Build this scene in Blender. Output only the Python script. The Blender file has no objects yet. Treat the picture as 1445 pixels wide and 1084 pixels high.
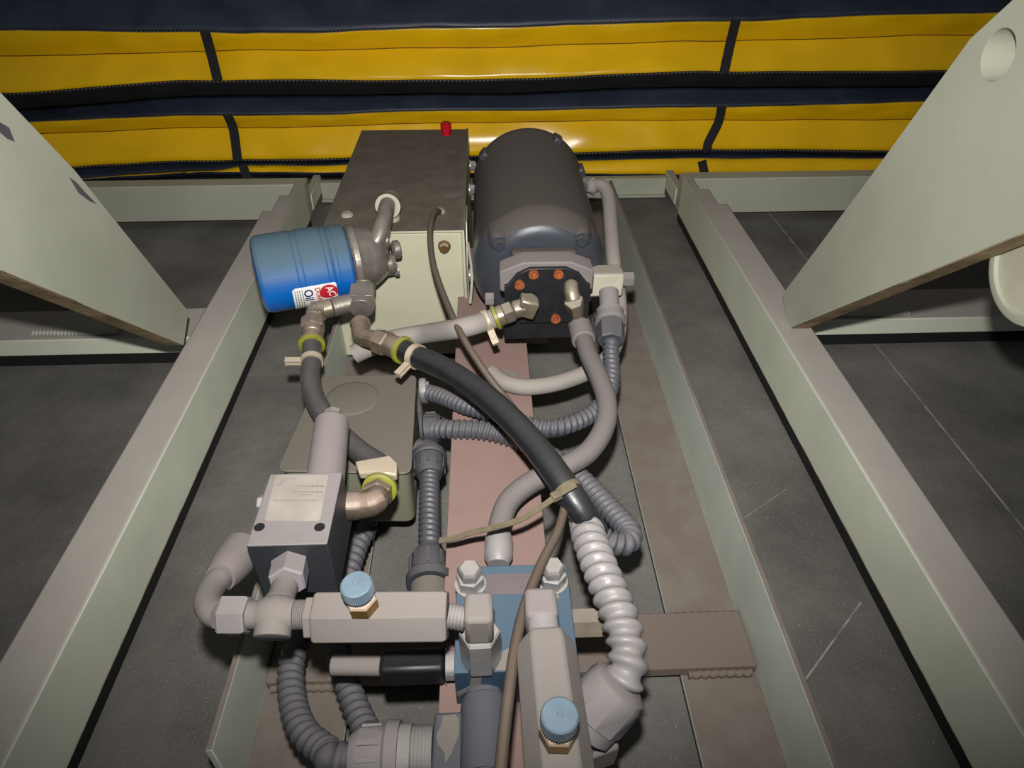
import bpy, bmesh, math, random
from mathutils import Vector, Matrix, noise
from mathutils.geometry import tessellate_polygon
random.seed(7)
SC = bpy.context.scene
COL = SC.collection
V = Vector
# ------------------------------------------------------------------ camera
F = 980.0                                     # focal length in pixels of a 1445 px wide frame
TH = math.atan(769 / F)                       # pitch below the horizon
PSI = math.atan(46 / F * math.cos(TH))        # yaw to the right
HC = 0.71                                     # camera height
ct, st, cp, sp = math.cos(TH), math.sin(TH), math.cos(PSI), math.sin(PSI)
RT, FW, UP = V((cp, -sp, 0)), V((sp * ct, cp * ct, -st)), V((sp * st, cp * st, ct))
EYE = V((0, 0, HC))
cd = bpy.data.cameras.new('camera'); cam = bpy.data.objects.new('camera', cd); COL.objects.link(cam)
cd.sensor_fit = 'HORIZONTAL'; cd.sensor_width = 36; cd.lens = F / 1445 * 36; cd.clip_start = 0.02
cam.matrix_world = Matrix(((RT.x, UP.x, -FW.x, 0), (RT.y, UP.y, -FW.y, 0), (RT.z, UP.z, -FW.z, HC), (0, 0, 0, 1)))
SC.camera = cam
# ------------------------------------------------------------------ light: the compact camera's flash and a dim hall
SC.view_settings.view_transform = 'Standard'; SC.view_settings.look = 'None'
SC.view_settings.exposure = 0.0; SC.view_settings.gamma = 1.0
w = bpy.data.worlds.new('hall'); SC.world = w; w.use_nodes = True
w.node_tree.nodes['Background'].inputs[0].default_value = (0.86, 0.93, 1.0, 1)
w.node_tree.nodes['Background'].inputs[1].default_value = 0.062
ld = bpy.data.lights.new('flash', 'SPOT'); ld.energy = 64.0; ld.shadow_soft_size = 0.012
ld.spot_size = math.radians(116); ld.spot_blend = 1.0; ld.color = (1.0, 0.985, 0.97)
lo = bpy.data.objects.new('flash', ld); COL.objects.link(lo)
lo.location = EYE + UP * 0.090 - RT * 0.008 - FW * 0.02
tgt = V((0.02, 1.32, 0.15)) - lo.location
lo.rotation_euler = tgt.to_track_quat('-Z', 'Y').to_euler()


def ray(px, py): return RT * ((px - 722.5) / F) + UP * ((542 - py) / F) + FW
def A(px, py, z):
    d = ray(px, py); return EYE + d * ((z - HC) / d.z)
def AY(px, py, y):
    d = ray(px, py); return EYE + d * (y / d.y)
def AX(px, py, x):
    d = ray(px, py); return EYE + d * (x / d.x)
def L(c): return tuple(((v / 255) / 12.92 if v / 255 <= .04045 else ((v / 255 + .055) / 1.055) ** 2.4) for v in c)
# ------------------------------------------------------------------ materials
DUST = (150, 136, 130)
def mat(name, c, rough=.6, metal=0., dust=0., dc=DUST, var=.25, vs=18., bump=.15, bs=120., lo_=.15, hi=.75, rust=None, speck=0., streak=0., lines=None):
    m = bpy.data.materials.new(name); m.use_nodes = True; nt = m.node_tree; N = nt.nodes; K = nt.links
    b = N['Principled BSDF']; tc = N.new('ShaderNodeNewGeometry')
    def noi(s, d=5., r=.55, vec=None):
        n = N.new('ShaderNodeTexNoise'); n.inputs['Scale'].default_value = s; n.inputs['Detail'].default_value = d
        n.inputs['Roughness'].default_value = r; K.new(vec or tc.outputs['Position'], n.inputs['Vector']); return n.outputs['Fac']
    def mr(x, a, b_, c_=0., d=1.):
        n = N.new('ShaderNodeMapRange'); n.inputs[1].default_value = a; n.inputs[2].default_value = b_
        n.inputs[3].default_value = c_; n.inputs[4].default_value = d; K.new(x, n.inputs[0]); return n.outputs[0]
    def ma(op, x, y):
        n = N.new('ShaderNodeMath'); n.operation = op
        for i, q in enumerate((x, y)):
            if isinstance(q, (int, float)): n.inputs[i].default_value = q
            else: K.new(q, n.inputs[i])
        return n.outputs[0]
    def mix(f, a, b_, mode='MIX'):
        n = N.new('ShaderNodeMix'); n.data_type = 'RGBA'; n.blend_type = mode
        for sck, q in ((n.inputs[0], f), (n.inputs[6], a), (n.inputs[7], b_)):
            if isinstance(q, (int, float)): sck.default_value = q
            elif isinstance(q, tuple): sck.default_value = (*L(q), 1)
            else: K.new(q, sck)
        return n.outputs[2]
    n1 = noi(vs)
    dk = tuple(v * (1 - var) for v in c)
    col = mix(mr(n1, .3, .7), dk, tuple(c))
    r = None
    if speck:
        s_ = mr(noi(420., 2.), .62, .72); col = mix(ma('MULTIPLY', s_, speck), col, (185, 180, 172))
    if lines:
        sx = N.new('ShaderNodeSeparateXYZ'); K.new(tc.outputs['Position'], sx.inputs[0]); X, Y = sx.outputs[0], sx.outputs[1]
        for (p, q, wd, st_, cc) in lines:
            d = (V(q) - V(p)); ln = d.length; d /= ln; nx, ny = -d.y, d.x
            dist = ma('ABSOLUTE', ma('ADD', ma('ADD', ma('MULTIPLY', X, nx), ma('MULTIPLY', Y, ny)), -(p[0] * nx + p[1] * ny)), 0)
            al = ma('ADD', ma('ADD', ma('MULTIPLY', X, d.x), ma('MULTIPLY', Y, d.y)), -(p[0] * d.x + p[1] * d.y))
            f = ma('MULTIPLY', mr(dist, wd * .4, wd, 1, 0), ma('MULTIPLY', ma('GREATER_THAN', al, 0.), ma('LESS_THAN', al, ln)))
            f = ma('MULTIPLY', ma('MULTIPLY', f, mr(noi(40.), .3, .6)), st_); col = mix(f, col, cc)
    if dust:
        sn = N.new('ShaderNodeSeparateXYZ'); K.new(tc.outputs['True Normal'], sn.inputs[0])
        f = ma('MULTIPLY', mr(sn.outputs[2], lo_, hi), ma('MULTIPLY', mr(noi(vs * 1.7 + 9), .25, .6, .9, 1.), dust))
        col = mix(f, col, dc); r = mix(f, (0, 0, 0), (255, 255, 255))
    if rust:
        sp_ = N.new('ShaderNodeSeparateXYZ'); K.new(tc.outputs['Position'], sp_.inputs[0])
        f = ma('MULTIPLY', mr(sp_.outputs[2], rust, rust + .004, 1, 0), mr(noi(25.), .35, .55)); col = mix(f, col, (128, 84, 48))
    K.new(col, b.inputs['Base Color']); b.inputs['Metallic'].default_value = metal
    if r is not None:
        K.new(mr(r, 0, 1, rough, .95), b.inputs['Roughness'])
        if metal: K.new(mr(r, 0, .7, metal, 0.), b.inputs['Metallic'])
    else: K.new(mr(n1, .2, .8, rough * .85, min(1, rough * 1.15)), b.inputs['Roughness'])
    if bump:
        bp = N.new('ShaderNodeBump'); bp.inputs['Strength'].default_value = bump; bp.inputs['Distance'].default_value = .002
        K.new(noi(bs, 4.), bp.inputs['Height']); K.new(bp.outputs[0], b.inputs['Normal'])
    return m

p2 = lambda px, py: tuple(A(px, py, 0)[:2])
M = {}
M['floor'] = mat('concrete', (113, 109, 103), .85, var=.3, vs=6., bump=.7, bs=60., speck=.35, lines=[
    (p2(1085, 300), p2(1460, 765), .0022, .6, (190, 185, 180)), (p2(1215, 850), p2(1118, 985), .0013, .55, (190, 185, 180)),
    (p2(1110, 690), p2(1030, 745), .001, .35, (180, 175, 170)), (p2(1395, 700), p2(1470, 800), .001, .5, (40, 38, 36)), (p2(1060, 345), p2(1180, 332), .0012, .25, (170, 165, 160))])
M['rail'] = mat('green grey paint', (212, 215, 194), .5, dust=.85, dc=(158, 147, 141), var=.09, vs=6., bump=.05, lo_=.5, hi=.95, rust=.018)
M['plate'] = mat('cream green paint', (172, 173, 155), .5, var=.08, vs=5., bump=.05)
M['weld'] = mat('weld paint', (176, 176, 160), .6, var=.1, bump=.6, bs=200.)
M['rustedge'] = mat('rusty cut edge', (176, 152, 112), .8, var=.35, vs=30., bump=.4)
M['angle'] = mat('dusty green angle', (192, 197, 183), .6, dust=.96, dc=(103, 91, 82), var=.1, vs=9., bump=.1, lo_=.35, hi=.8)
M['brownsteel'] = mat('brown dusted bar', (116, 104, 92), .7, dust=.9, dc=(110, 98, 89), var=.12, vs=9., bump=.15)
M['maroon'] = mat('maroon primer', (96, 52, 48), .8, dust=.93, dc=(130, 107, 99), var=.25, vs=10., bump=.1)
M['yellow'] = mat('yellow vinyl', (238, 188, 14), .25, var=.08, vs=7., bump=.25, bs=16.)
M['navy'] = mat('black vinyl', (48, 56, 72), .5, var=.3, vs=9., bump=.3, bs=30.)
M['web'] = mat('black webbing', (26, 26, 26), .8, var=.3, bump=.6, bs=500.)
M['stitch'] = mat('grey stitching', (120, 112, 100), .9, bump=0)
M['tank'] = mat('cream tank paint', (180, 178, 152), .5, dust=.97, dc=(82, 72, 62), var=.05, vs=14., bump=.05, lo_=.3, hi=.8)
M['cream'] = mat('cream paint', (176, 173, 152), .5, dust=.7, dc=(130,119,110), var=.1, bump=.1)
M['motor'] = mat('charcoal motor paint', (54, 57, 64), .36, dust=.9, dc=(74, 66, 58), var=.12, vs=14., bump=.12, lo_=.4, hi=.75)
M['blue'] = mat('blue filter can', (8, 92, 172), .24, metal=.0, dust=.9, dc=(76, 94, 92), var=.06, vs=20., bump=.03, lo_=-.1, hi=.62)
M['cast'] = mat('cast metal', (150, 142, 132), .36, metal=.6, dust=.5, dc=(96, 86, 78), var=.25, vs=30., bump=.25, lo_=.3, hi=1.)
M['plated'] = mat('dull plated steel', (160, 148, 128), .3, metal=.75, dust=.75, dc=(108, 97, 88), var=.2, vs=50., bump=.15, lo_=.35, hi=1.)
M['bronze'] = mat('stained plated steel', (146, 130, 112), .32, metal=.7, dust=.6, dc=(124, 106, 95), var=.3, vs=50., bump=.15, lo_=.35, hi=1.)
M['brass'] = mat('brass', (150, 116, 64), .35, metal=.7, dust=.9, dc=(168, 154, 142), var=.2, vs=50., bump=.1, lo_=.2, hi=.9)
M['zinc'] = mat('zinc steel', (165, 162, 158), .3, metal=.6, dust=.8, dc=(130, 123, 118), var=.15, vs=50., bump=.15, lo_=.3, hi=1.)
M['beige'] = mat('dust coated steel', (116, 110, 106), .55, metal=.2, dust=.95, dc=(117, 110, 104), var=.08, vs=20., bump=.12, lo_=-.2, hi=.7)
M['relief'] = mat('black valve body', (44, 46, 50), .45, dust=.97, dc=(122, 115, 113), var=.12, vs=20., bump=.1, lo_=.3, hi=.8)
M['greydust'] = mat('dusty grey paint', (108, 102, 100), .7, dust=.9, dc=(118, 109, 106), var=.1, vs=20., bump=.1, lo_=-.2, hi=.8)
M['nameplate'] = mat('dusty aluminium nameplate', (150, 142, 132), .6, var=.12, vs=30., bump=.05)
M['faint'] = mat('faded ink', (138, 131, 127), .8, bump=0)
M['black'] = mat('black oxide', (22, 23, 26), .5, var=.3, vs=40., bump=.1)
M['hole'] = mat('dark bore and gap shade', (6, 6, 6), .9, bump=0)  # near black for bores, also painted shade in the gaps under the frames
M['hose'] = mat('black rubber', (28, 30, 34), .3, dust=.35, dc=(80, 76, 74), var=.2, vs=60., bump=.15, lo_=.5, hi=1.1)
M['hosebraid'] = mat('worn black rubber', (62, 62, 64), .2, dust=.5, dc=(96, 90, 86), var=.3, vs=60., bump=.4, bs=500., lo_=.3, hi=1.)
M['hosegrey'] = mat('dusty grey hose', (88, 86, 87), .75, dust=.9, dc=(108, 100, 96), var=.15, vs=25., bump=.3, bs=400., lo_=0, hi=.8)
M['sleeve'] = mat('pale grey sleeving', (132, 128, 122), .7, dust=.8, dc=(138, 129, 120), var=.1, vs=25., bump=.1)
M['conduit'] = mat('grey corrugated plastic', (72, 74, 80), .4, dust=.8, dc=(92, 87, 86), var=.1, vs=25., bump=.1, lo_=.2, hi=1.)
M['conduitdark'] = mat('dark corrugated plastic', (58, 60, 65), .35, dust=.5, dc=(88, 84, 84), var=.1, vs=25., bump=.1, lo_=.2, hi=1.)
M['conduitpale'] = mat('paint spattered pale conduit', (132, 128, 129), .22, dust=.5, dc=(138, 131, 123), var=.14, vs=22., bump=.15, lo_=.2, hi=1.)
M['gland'] = mat('dark plastic gland', (52, 54, 60), .45, dust=.7, dc=(84, 80, 80), var=.15, vs=30., bump=.1, lo_=.2, hi=1.)
M['glandpale'] = mat('dusty pale gland', (122, 120, 122), .5, dust=.85, dc=(128, 120, 116), var=.1, vs=30., bump=.15, lo_=-.2, hi=.9)
M['ygreen'] = mat('yellow green plastic', (124, 126, 36), .4, dust=.5, dc=(140, 132, 96), var=.15, vs=60., bump=0, lo_=.3, hi=1.)
M['clamp'] = mat('zinc yellow clamp', (180, 166, 140), .35, metal=.35, dust=.5, dc=(176, 158, 142), var=.15, vs=60., bump=.05)
M['manifold'] = mat('blue painted manifold', (46, 66, 84), .4, dust=.7, dc=(74, 92, 106), var=.14, vs=22., bump=.1)
M['mauve'] = mat('mauve dusty pad', (100, 90, 90), .8, var=.1, bump=.1)
M['jb'] = mat('olive grey enamel', (112, 112, 94), .5, dust=.85, dc=(96, 88, 80), var=.05, vs=8., bump=.05)
M['slate'] = mat('slate grey paint', (66, 70, 80), .55, dust=.6, dc=(84, 83, 87), var=.08, vs=20., bump=.1)
M['knob'] = mat('pale blue knob', (102, 119, 130), .4, var=.1, vs=60., bump=.05)
M['white'] = mat('white sticker', (226, 224, 216), .5, var=.04, bump=0)
M['red'] = mat('red ink', (200, 34, 46), .5, bump=0)
M['redcap'] = mat('red plastic cap', (190, 12, 24), .35, bump=0)
M['ink'] = mat('dark blue ink', (20, 34, 104), .5, bump=0)
M['grayink'] = mat('grey ink', (96, 104, 122), .5, bump=0)
M['copper'] = mat('copper screw', (176, 100, 62), .4, metal=.4, var=.3, vs=200., bump=.2)
M['cable'] = mat('brown black cable', (70, 62, 54), .4, dust=.6, dc=(104, 88, 74), var=.2, vs=40., bump=.1, lo_=.2, hi=1.)
M['tie'] = mat('amber nylon', (112, 102, 82), .35, var=.2, vs=60., bump=.05)
M['tan'] = mat('bare tan patch', (116, 109, 99), .8, var=.1, bump=.1)

# ------------------------------------------------------------------ mesh helpers
class MB:
    def __init__(s): s.v = []; s.f = []
    def add(s, vs, fs):
        o = len(s.v); s.v += [V(p) for p in vs]; s.f += [tuple(i + o for i in f) for f in fs]; return s
    def box(s, c, d, rot=None):
        c = V(c); q = [V((x * d[0] / 2, y * d[1] / 2, z * d[2] / 2)) for x in (-1, 1) for y in (-1, 1) for z in (-1, 1)]
        if rot is not None: q = [rot @ p for p in q]
        return s.add([c + p for p in q], [(0, 1, 3, 2), (4, 6, 7, 5), (0, 4, 5, 1), (2, 3, 7, 6), (0, 2, 6, 4), (1, 5, 7, 3)])
    def bx(s, x0, x1, y0, y1, z0, z1): return s.box(((x0 + x1) / 2, (y0 + y1) / 2, (z0 + z1) / 2), (x1 - x0, y1 - y0, z1 - z0))
    def turn(s, p0, d, prof, n=28, ph=0., up=None):
        """lathe: prof = [(distance along d, radius)]"""
        p0 = V(p0); d = V(d).normalized(); u = V(up) if up is not None else (V((0, 0, 1)) if abs(d.z) < .9 else V((0, 1, 0)))
        a = (u - d * u.dot(d)).normalized(); b = d.cross(a); vs = []; fs = []
        for t, r in prof:
            for k in range(n):
                th = ph + 2 * math.pi * k / n; vs.append(p0 + d * t + (a * math.cos(th) + b * math.sin(th)) * r)
        for i in range(len(prof) - 1):
            for k in range(n):
                j = (k + 1) % n; fs.append((i * n + k, i * n + j, (i + 1) * n + j, (i + 1) * n + k))
        m = (len(prof) - 1) * n
        if len(prof) > 2 and abs(prof[0][0] - prof[-1][0]) < 1e-9: fs += [(m + k, m + (k + 1) % n, (k + 1) % n, k) for k in range(n)]   # a hollow ring
        else: fs.append(tuple(range(n - 1, -1, -1))); fs.append(tuple(range(m, m + n)))
        return s.add(vs, fs)
    def cyl(s, p0, p1, r, n=28, ch=0., ph=0., r2=None):
        p0, p1 = V(p0), V(p1); l = (p1 - p0).length; r2 = r if r2 is None else r2
        pr = [(0, r - ch), (ch, r), (l - ch, r2), (l, r2 - ch)] if ch else [(0, r), (l, r2)]
        return s.turn(p0, p1 - p0, pr, n, ph)
    def prism(s, poly, off):
        """poly: 3-D outline, off: extrusion vector"""
        n = len(poly); off = V(off); vs = [V(p) for p in poly] + [V(p) + off for p in poly]
        fs = [tuple(range(n - 1, -1, -1)), tuple(range(n, 2 * n))] + [(k, (k + 1) % n, n + (k + 1) % n, n + k) for k in range(n)]
        return s.add(vs, fs)
    def holed(s, poly, hole, off):
        off = V(off); tri = tessellate_polygon([poly, hole]); al = [V(p) for p in poly] + [V(p) for p in hole]; n = len(al); a = len(poly); h = len(hole)
        fs = [tuple(t) for t in tri] + [tuple(n + i for i in reversed(t)) for t in tri]
        fs += [(k, (k + 1) % a, n + (k + 1) % a, n + k) for k in range(a)] + [(a + k, n + a + k, n + a + (k + 1) % h, a + (k + 1) % h) for k in range(h)]
        return s.add(al + [p + off for p in al], fs)
    def tube(s, pts, r, n=18, rib=0., pitch=.007, helix=True, step=.004, taper=None):
        path = spline(pts, step if not rib else pitch / 7); fr = frames(path); vs = []; fs = []; dist = 0
        for i, (p, a, b) in enumerate(fr):
            if i: dist += (p - fr[i - 1][0]).length
            rr = r if taper is None else r * taper(i / (len(fr) - 1))
            for k in range(n):
                th = 2 * math.pi * k / n; q = rr
                if rib:
                    wv = math.sin(2 * math.pi * dist / pitch + (th if helix else 0)); q = rr + rib * (1 if wv > 0 else -1) * abs(wv) ** .6
                vs.append(p + (a * math.cos(th) + b * math.sin(th)) * q)
        m = len(fr)
        for i in range(m - 1):
            for k in range(n): j = (k + 1) % n; fs.append((i * n + k, i * n + j, (i + 1) * n + j, (i + 1) * n + k))
        fs += [tuple(range(n - 1, -1, -1)), tuple(range((m - 1) * n, m * n))]
        return s.add(vs, fs)
    def ribbon(s, pts, wdt, th, side):
        path = spline(pts, .005); vs = []; fs = []; side = V(side)
        for i, p in enumerate(path):
            t = (path[min(i + 1, len(path) - 1)] - path[max(i - 1, 0)]).normalized(); a = (side - t * side.dot(t)).normalized(); b = t.cross(a)
            vs += [p + a * wdt / 2 + b * th / 2, p - a * wdt / 2 + b * th / 2, p - a * wdt / 2 - b * th / 2, p + a * wdt / 2 - b * th / 2]
        m = len(path)
        for i in range(m - 1):
            for k in range(4): j = (k + 1) % 4; fs.append((i * 4 + k, i * 4 + j, i * 4 + 4 + j, i * 4 + 4 + k))
        fs += [(3, 2, 1, 0), tuple(range(4 * m - 4, 4 * m))]
        return s.add(vs, fs)
    def sphere(s, c, r, n=16, sc=(1, 1, 1)):
        vs = []; fs = []
        for i in range(n // 2 + 1):
            ph = math.pi * i / (n // 2)
            for k in range(n):
                th = 2 * math.pi * k / n; vs.append(V(c) + V((r * sc[0] * math.sin(ph) * math.cos(th), r * sc[1] * math.sin(ph) * math.sin(th), r * sc[2] * math.cos(ph))))
        for i in range(n // 2):
            for k in range(n): j = (k + 1) % n; fs.append((i * n + k, (i + 1) * n + k, (i + 1) * n + j, i * n + j))
        return s.add(vs, fs)
def spline(pts, step):
    P = [V(p) for p in pts]
    if len(P) == 2: P = [P[0], P[0].lerp(P[1], .5), P[1]]
    P = [P[0] * 2 - P[1]] + P + [P[-1] * 2 - P[-2]]; out = []
    for i in range(1, len(P) - 2):
        a, b, c, d = P[i - 1:i + 3]; n = max(2, int((c - b).length / step))
        for k in range(n):
            t = k / n; out.append(.5 * ((2 * b) + (c - a) * t + (2 * a - 5 * b + 4 * c - d) * t * t + (3 * b - a - 3 * c + d) * t ** 3))
    out.append(P[-2]); return out
def frames(path):
    out = []; a = None
    for i, p in enumerate(path):
        t = (path[min(i + 1, len(path) - 1)] - path[max(i - 1, 0)]).normalized()
        if a is None: u = V((0, 0, 1)) if abs(t.z) < .9 else V((0, 1, 0)); a = (u - t * u.dot(t)).normalized()
        else: a = (a - t * a.dot(t)).normalized()
        out.append((p, a, t.cross(a)))
    return out
def link(name, mb, m, parent=None, bevel=0., ang=35., label=None, solid=True):
    org = V((0, 0, 0))
    if parent is not None: org = world(parent)
    else:
        lo3 = V([min(p[i] for p in mb.v) for i in range(3)]); hi3 = V([max(p[i] for p in mb.v) for i in range(3)]); org = V(((lo3.x + hi3.x) / 2, (lo3.y + hi3.y) / 2, lo3.z))
    me = bpy.data.meshes.new(name); me.from_pydata([tuple(p - org) for p in mb.v], [], mb.f); me.update()
    bm = bmesh.new(); bm.from_mesh(me)
    if solid: bmesh.ops.recalc_face_normals(bm, faces=bm.faces)
    bm.to_mesh(me); bm.free()
    for p in me.polygons: p.use_smooth = True
    me.set_sharp_from_angle(angle=math.radians(ang))
    me.materials.append(M[m] if isinstance(m, str) else m)
    o = bpy.data.objects.new(name, me); COL.objects.link(o)
    if parent is not None: o.parent = parent
    else: o.location = org
    if bevel:
        b = o.modifiers.new('bevel', 'BEVEL'); b.width = bevel; b.segments = 2; b.limit_method = 'ANGLE'; b.angle_limit = math.radians(40)
        b.harden_normals = False
    if label: o['label'] = label
    return o
def world(o):
    p = V((0, 0, 0))
    while o is not None: p += o.location; o = o.parent
    return p
def thing(name, label, cat, loc, group=None):
    o = bpy.data.objects.new(name, None); o.empty_display_size = .01; COL.objects.link(o); o.location = V(loc); o['label'] = label; o['category'] = cat
    if group: o['group'] = group
    return o
def tag(o, label, cat, group=None):
    o['label'] = label; o['category'] = cat
    if group: o['group'] = group
    return o
def struct(name, mb, m, **k):
    o = link(name, mb, m, **k); o['kind'] = 'structure'; return o
def text(body, size, place, m, name, parent, thick=.0002):
    cu = bpy.data.curves.new('t', 'FONT'); cu.body = body; cu.size = size; cu.offset = size * .02; cu.align_x = 'LEFT'; cu.resolution_u = 3
    to = bpy.data.objects.new('t', cu); COL.objects.link(to); dg = bpy.context.evaluated_depsgraph_get(); me = bpy.data.meshes.new_from_object(to.evaluated_get(dg))
    bm = bmesh.new(); bm.from_mesh(me); bmesh.ops.subdivide_edges(bm, edges=[e for e in bm.edges if e.calc_length() > size * .2], cuts=2); bm.to_mesh(me); bm.free()
    mb = MB(); mb.add([place(v.co.x, v.co.y) for v in me.vertices], [tuple(p.vertices) for p in me.polygons])
    bpy.data.objects.remove(to); bpy.data.curves.remove(cu); bpy.data.meshes.remove(me)
    return link(name, mb, m, parent, solid=False)
def bolt(p, d, r, h, m, parent, name='bolt', washer=True, ph=0.):
    mb = MB(); d = V(d).normalized()
    if washer: mb.turn(p, d, [(0, r * 1.25), (h * .18, r * 1.25)], 20)
    mb.turn(V(p) + d * h * (.18 if washer else 0), d, [(0, r), (h * .75, r), (h * .9, r * .86)], 6, ph)
    return link(name, mb, m, parent)
def socket(p, d, r, h, m, parent):
    d = V(d).normalized(); q = V(p); o = link('socket_screw', MB().turn(q, d, [(0, r), (h, r), (h, r * .55), (h * .3, r * .5)], 20), m, parent); return o
def hexn(mb, p, q, r, n=6, ph=0.):
    p, q = V(p), V(q); l = (q - p).length; c = min(.12 * r, l * .2)
    return mb.turn(p, q - p, [(0, r * .9), (c, r), (l - c, r), (l, r * .9)], n, ph)

# ================================================================== THE SETTING
struct('floor', MB().add([(-3, -1.2, 0), (3, -1.2, 0), (3, 4, 0), (-3, 4, 0)], [(0, 1, 2, 3)]), 'floor')

# ================================================================== LIFT BASE FRAME
fr = thing('lift_base_frame', 'grey green welded steel base frame of two long rails and cross beams on the concrete', 'metal frame', (0.02, 0.6, 0))
ZT = .11; ZB = .016
for s, xi, xo in ((-1, -.41, -.4628), (1, .446, .502)):
    w3 = (xo - xi) / 3; zz = ZB                                          # the far end of the rail is stepped
    mb = MB().prism([(xi, -.35, zz), (xo, -.35, zz), (xo, 1.36, zz), (xi + 2 * w3, 1.36, zz), (xi + 2 * w3, 1.44, zz), (xi + w3, 1.44, zz), (xi + w3, 1.519, zz), (xi, 1.519, zz)], (0, 0, ZT - ZB))
    link('rail', mb, 'rail', fr, bevel=.003)
    a, b = sorted((xi + .0005 * s, xo)); link('gap_shade', MB().bx(a, b, -.35, 1.518, .0002, ZB - .0002), 'hole', fr, label='black strip painted as the shade in the gap under the rail')  # black strip put in as the shade of the gap under the rail
    a, b = sorted((xi, xi + w3)); link('rail_end', MB().bx(a, b, 1.5605, 1.68, .02, .060), 'rail', fr, bevel=.002)
    xs = sorted((xi + .002 * s, xi + 1.1 * s)); link('end_beam', MB().bx(xs[0], xs[1], 1.52, 1.56, ZB, .1), 'plate', fr, bevel=.002)
    xs = sorted((xo + .0005 * s, xo + .75 * s)); y0, y1 = (A(1300, 449, .058).y, A(1300, 408, .058).y) if s > 0 else (A(100, 479, .058).y, A(100, 438, .058).y)
    link('side_beam', MB().bx(xs[0], xs[1], y0, y1, .026, .058), 'rail', fr, bevel=.002)
    a, b = sorted((xo + .001 * s, xo + .75 * s)); link('gap_shade', MB().bx(a, b, y0 + .008, y1 - .004, .0002, .0258), 'hole', fr)  # added black strip, painted shade below the side beam
    # weld pad seen under the leg plate
    c = A(1215, 432, .0583) if s > 0 else A(120, 458, .0583)
    mb = MB(); q = [V((c.x - .07, c.y - .028, .0581)), V((c.x + .07, c.y - .028, .0581)), V((c.x + .055, c.y + .03, .0581)), V((c.x - .035, c.y + .03, .0581))]
    mb.prism(q, (0, 0, .006)); mb.tube([(c.x - .07, c.y - .03, .062), (c.x, c.y - .032, .062), (c.x + .07, c.y - .03, .062)], .005, 8, rib=.0009, pitch=.006)
    link('gusset', mb, 'weld', fr, ang=50)
link('rear_bar', MB().bx(-.409, .445, 1.652, 1.672, .004, .050).bx(-.409, .445, 1.640, 1.6518, .004, .010), 'plate', fr, bevel=.002)
link('rail_lug', MB().bx(.5025, .8, A(1430, 1010, .09).y, A(1430, 950, .09).y, .04, .085), 'plate', fr, bevel=.004)

# leg bracket plates standing on the rails
def leg_plate(X, t, outline, hole, label):
    P = [AX(px, py, X) for px, py in outline]; c = sum(P, V()) / len(P)
    th = thing('leg_plate', label, 'metal plate', (X, .88, .11), None)
    if hole:
        hc = AX(*hole, X); H = [V((X, hc.y + .0225 * math.cos(a * math.pi / 16), hc.z + .0225 * math.sin(a * math.pi / 16))) for a in range(32)]
        link('plate', MB().holed(P, H, (t, 0, 0)), 'plate', th)
        link('bushing', MB().turn((X + t, hc.y, hc.z), (1, 0, 0), [(0, .030), (.03, .030), (.03, .0226), (0, .0226)], 32), 'plate', th)
        link('pin_end', MB().turn((X + t + .006, hc.y + .0045, hc.z), (1, 0, 0), [(0, .0185), (.024, .0185)], 32), 'plate', th)
    else: link('plate', MB().prism(P, (t, 0, 0)), 'plate', th)
    # worn strip of bare rusty steel along the flame cut lower edge
    a, b = P[0], P[-1]; d = (b - a).normalized(); n_ = V((0, d.z, -d.y)); n_ = n_ if n_.y < 0 else -n_
    link('cut_edge', MB().prism([a + n_ * .0004 + d * .01, b + n_ * .0004, b - n_ * .001, a - n_ * .001 + d * .01], (t, 0, 0)), 'rustedge', th, label='rusty flame-cut lower edge')
    return th
leg_plate(.468, .026, [(1113, 465), (1104, 416), (1228, 250), (1369, 55), (1429, 0), (1560, -150), (1800, 60), (1640, 250)], (1408, 78),
          'grey green steel leg plate with a round pin hole, on the right rail')
leg_plate(-.458, -.026, [(259, 487), (266, 440), (105, 240), (0, 130), (-160, -60), (-400, 150), (-150, 322)], None,
          'scuffed grey green steel leg plate without a hole, on the left rail')
for P_ in ([(-2, 172), (12, 180), (20, 200), (10, 196), (-4, 184)], [(97, 250), (108, 258), (120, 272), (136, 288), (126, 284), (110, 272)]):
    q_ = [AX(px, py, -.458) + V((.0003, 0, 0)) for px, py in P_]; lp = [o for o in bpy.data.objects if o.name == 'leg_plate.001'][0]; link('scuff_mark', MB().prism(q_, (.0003, 0, 0)), mat('scuff', (84, 80, 84), .8, bump=.2) if 'scuff' not in bpy.data.materials else bpy.data.materials['scuff'], lp)
c = AX(1464, 372, .50)
t = thing('pivot_drum', 'round cream steel drum behind the leg plate with the pin hole', 'round steel drum', (.50, c.y, .09))
link('drum', MB().turn((.56, c.y, c.z), (-1, 0, 0), [(0, .058), (.055, .058), (.06, .054)], 64), 'cream', t)
link('rim', MB().turn((.4999, c.y, c.z), (-1, 0, 0), [(0, .058), (.003, .058), (.004, .055), (.004, .050), (0, .049)], 64), 'plate', t)
hcx = AX(1408, 78, .468); mb = MB().prism([(.561, c.y, c.z - .02), (.561, c.y + .03, c.z + .01), (.561, hcx.y + .02, hcx.z), (.561, hcx.y - .02, hcx.z)], (.012, 0, 0)); link('link_arm', mb, 'plate', t)

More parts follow.
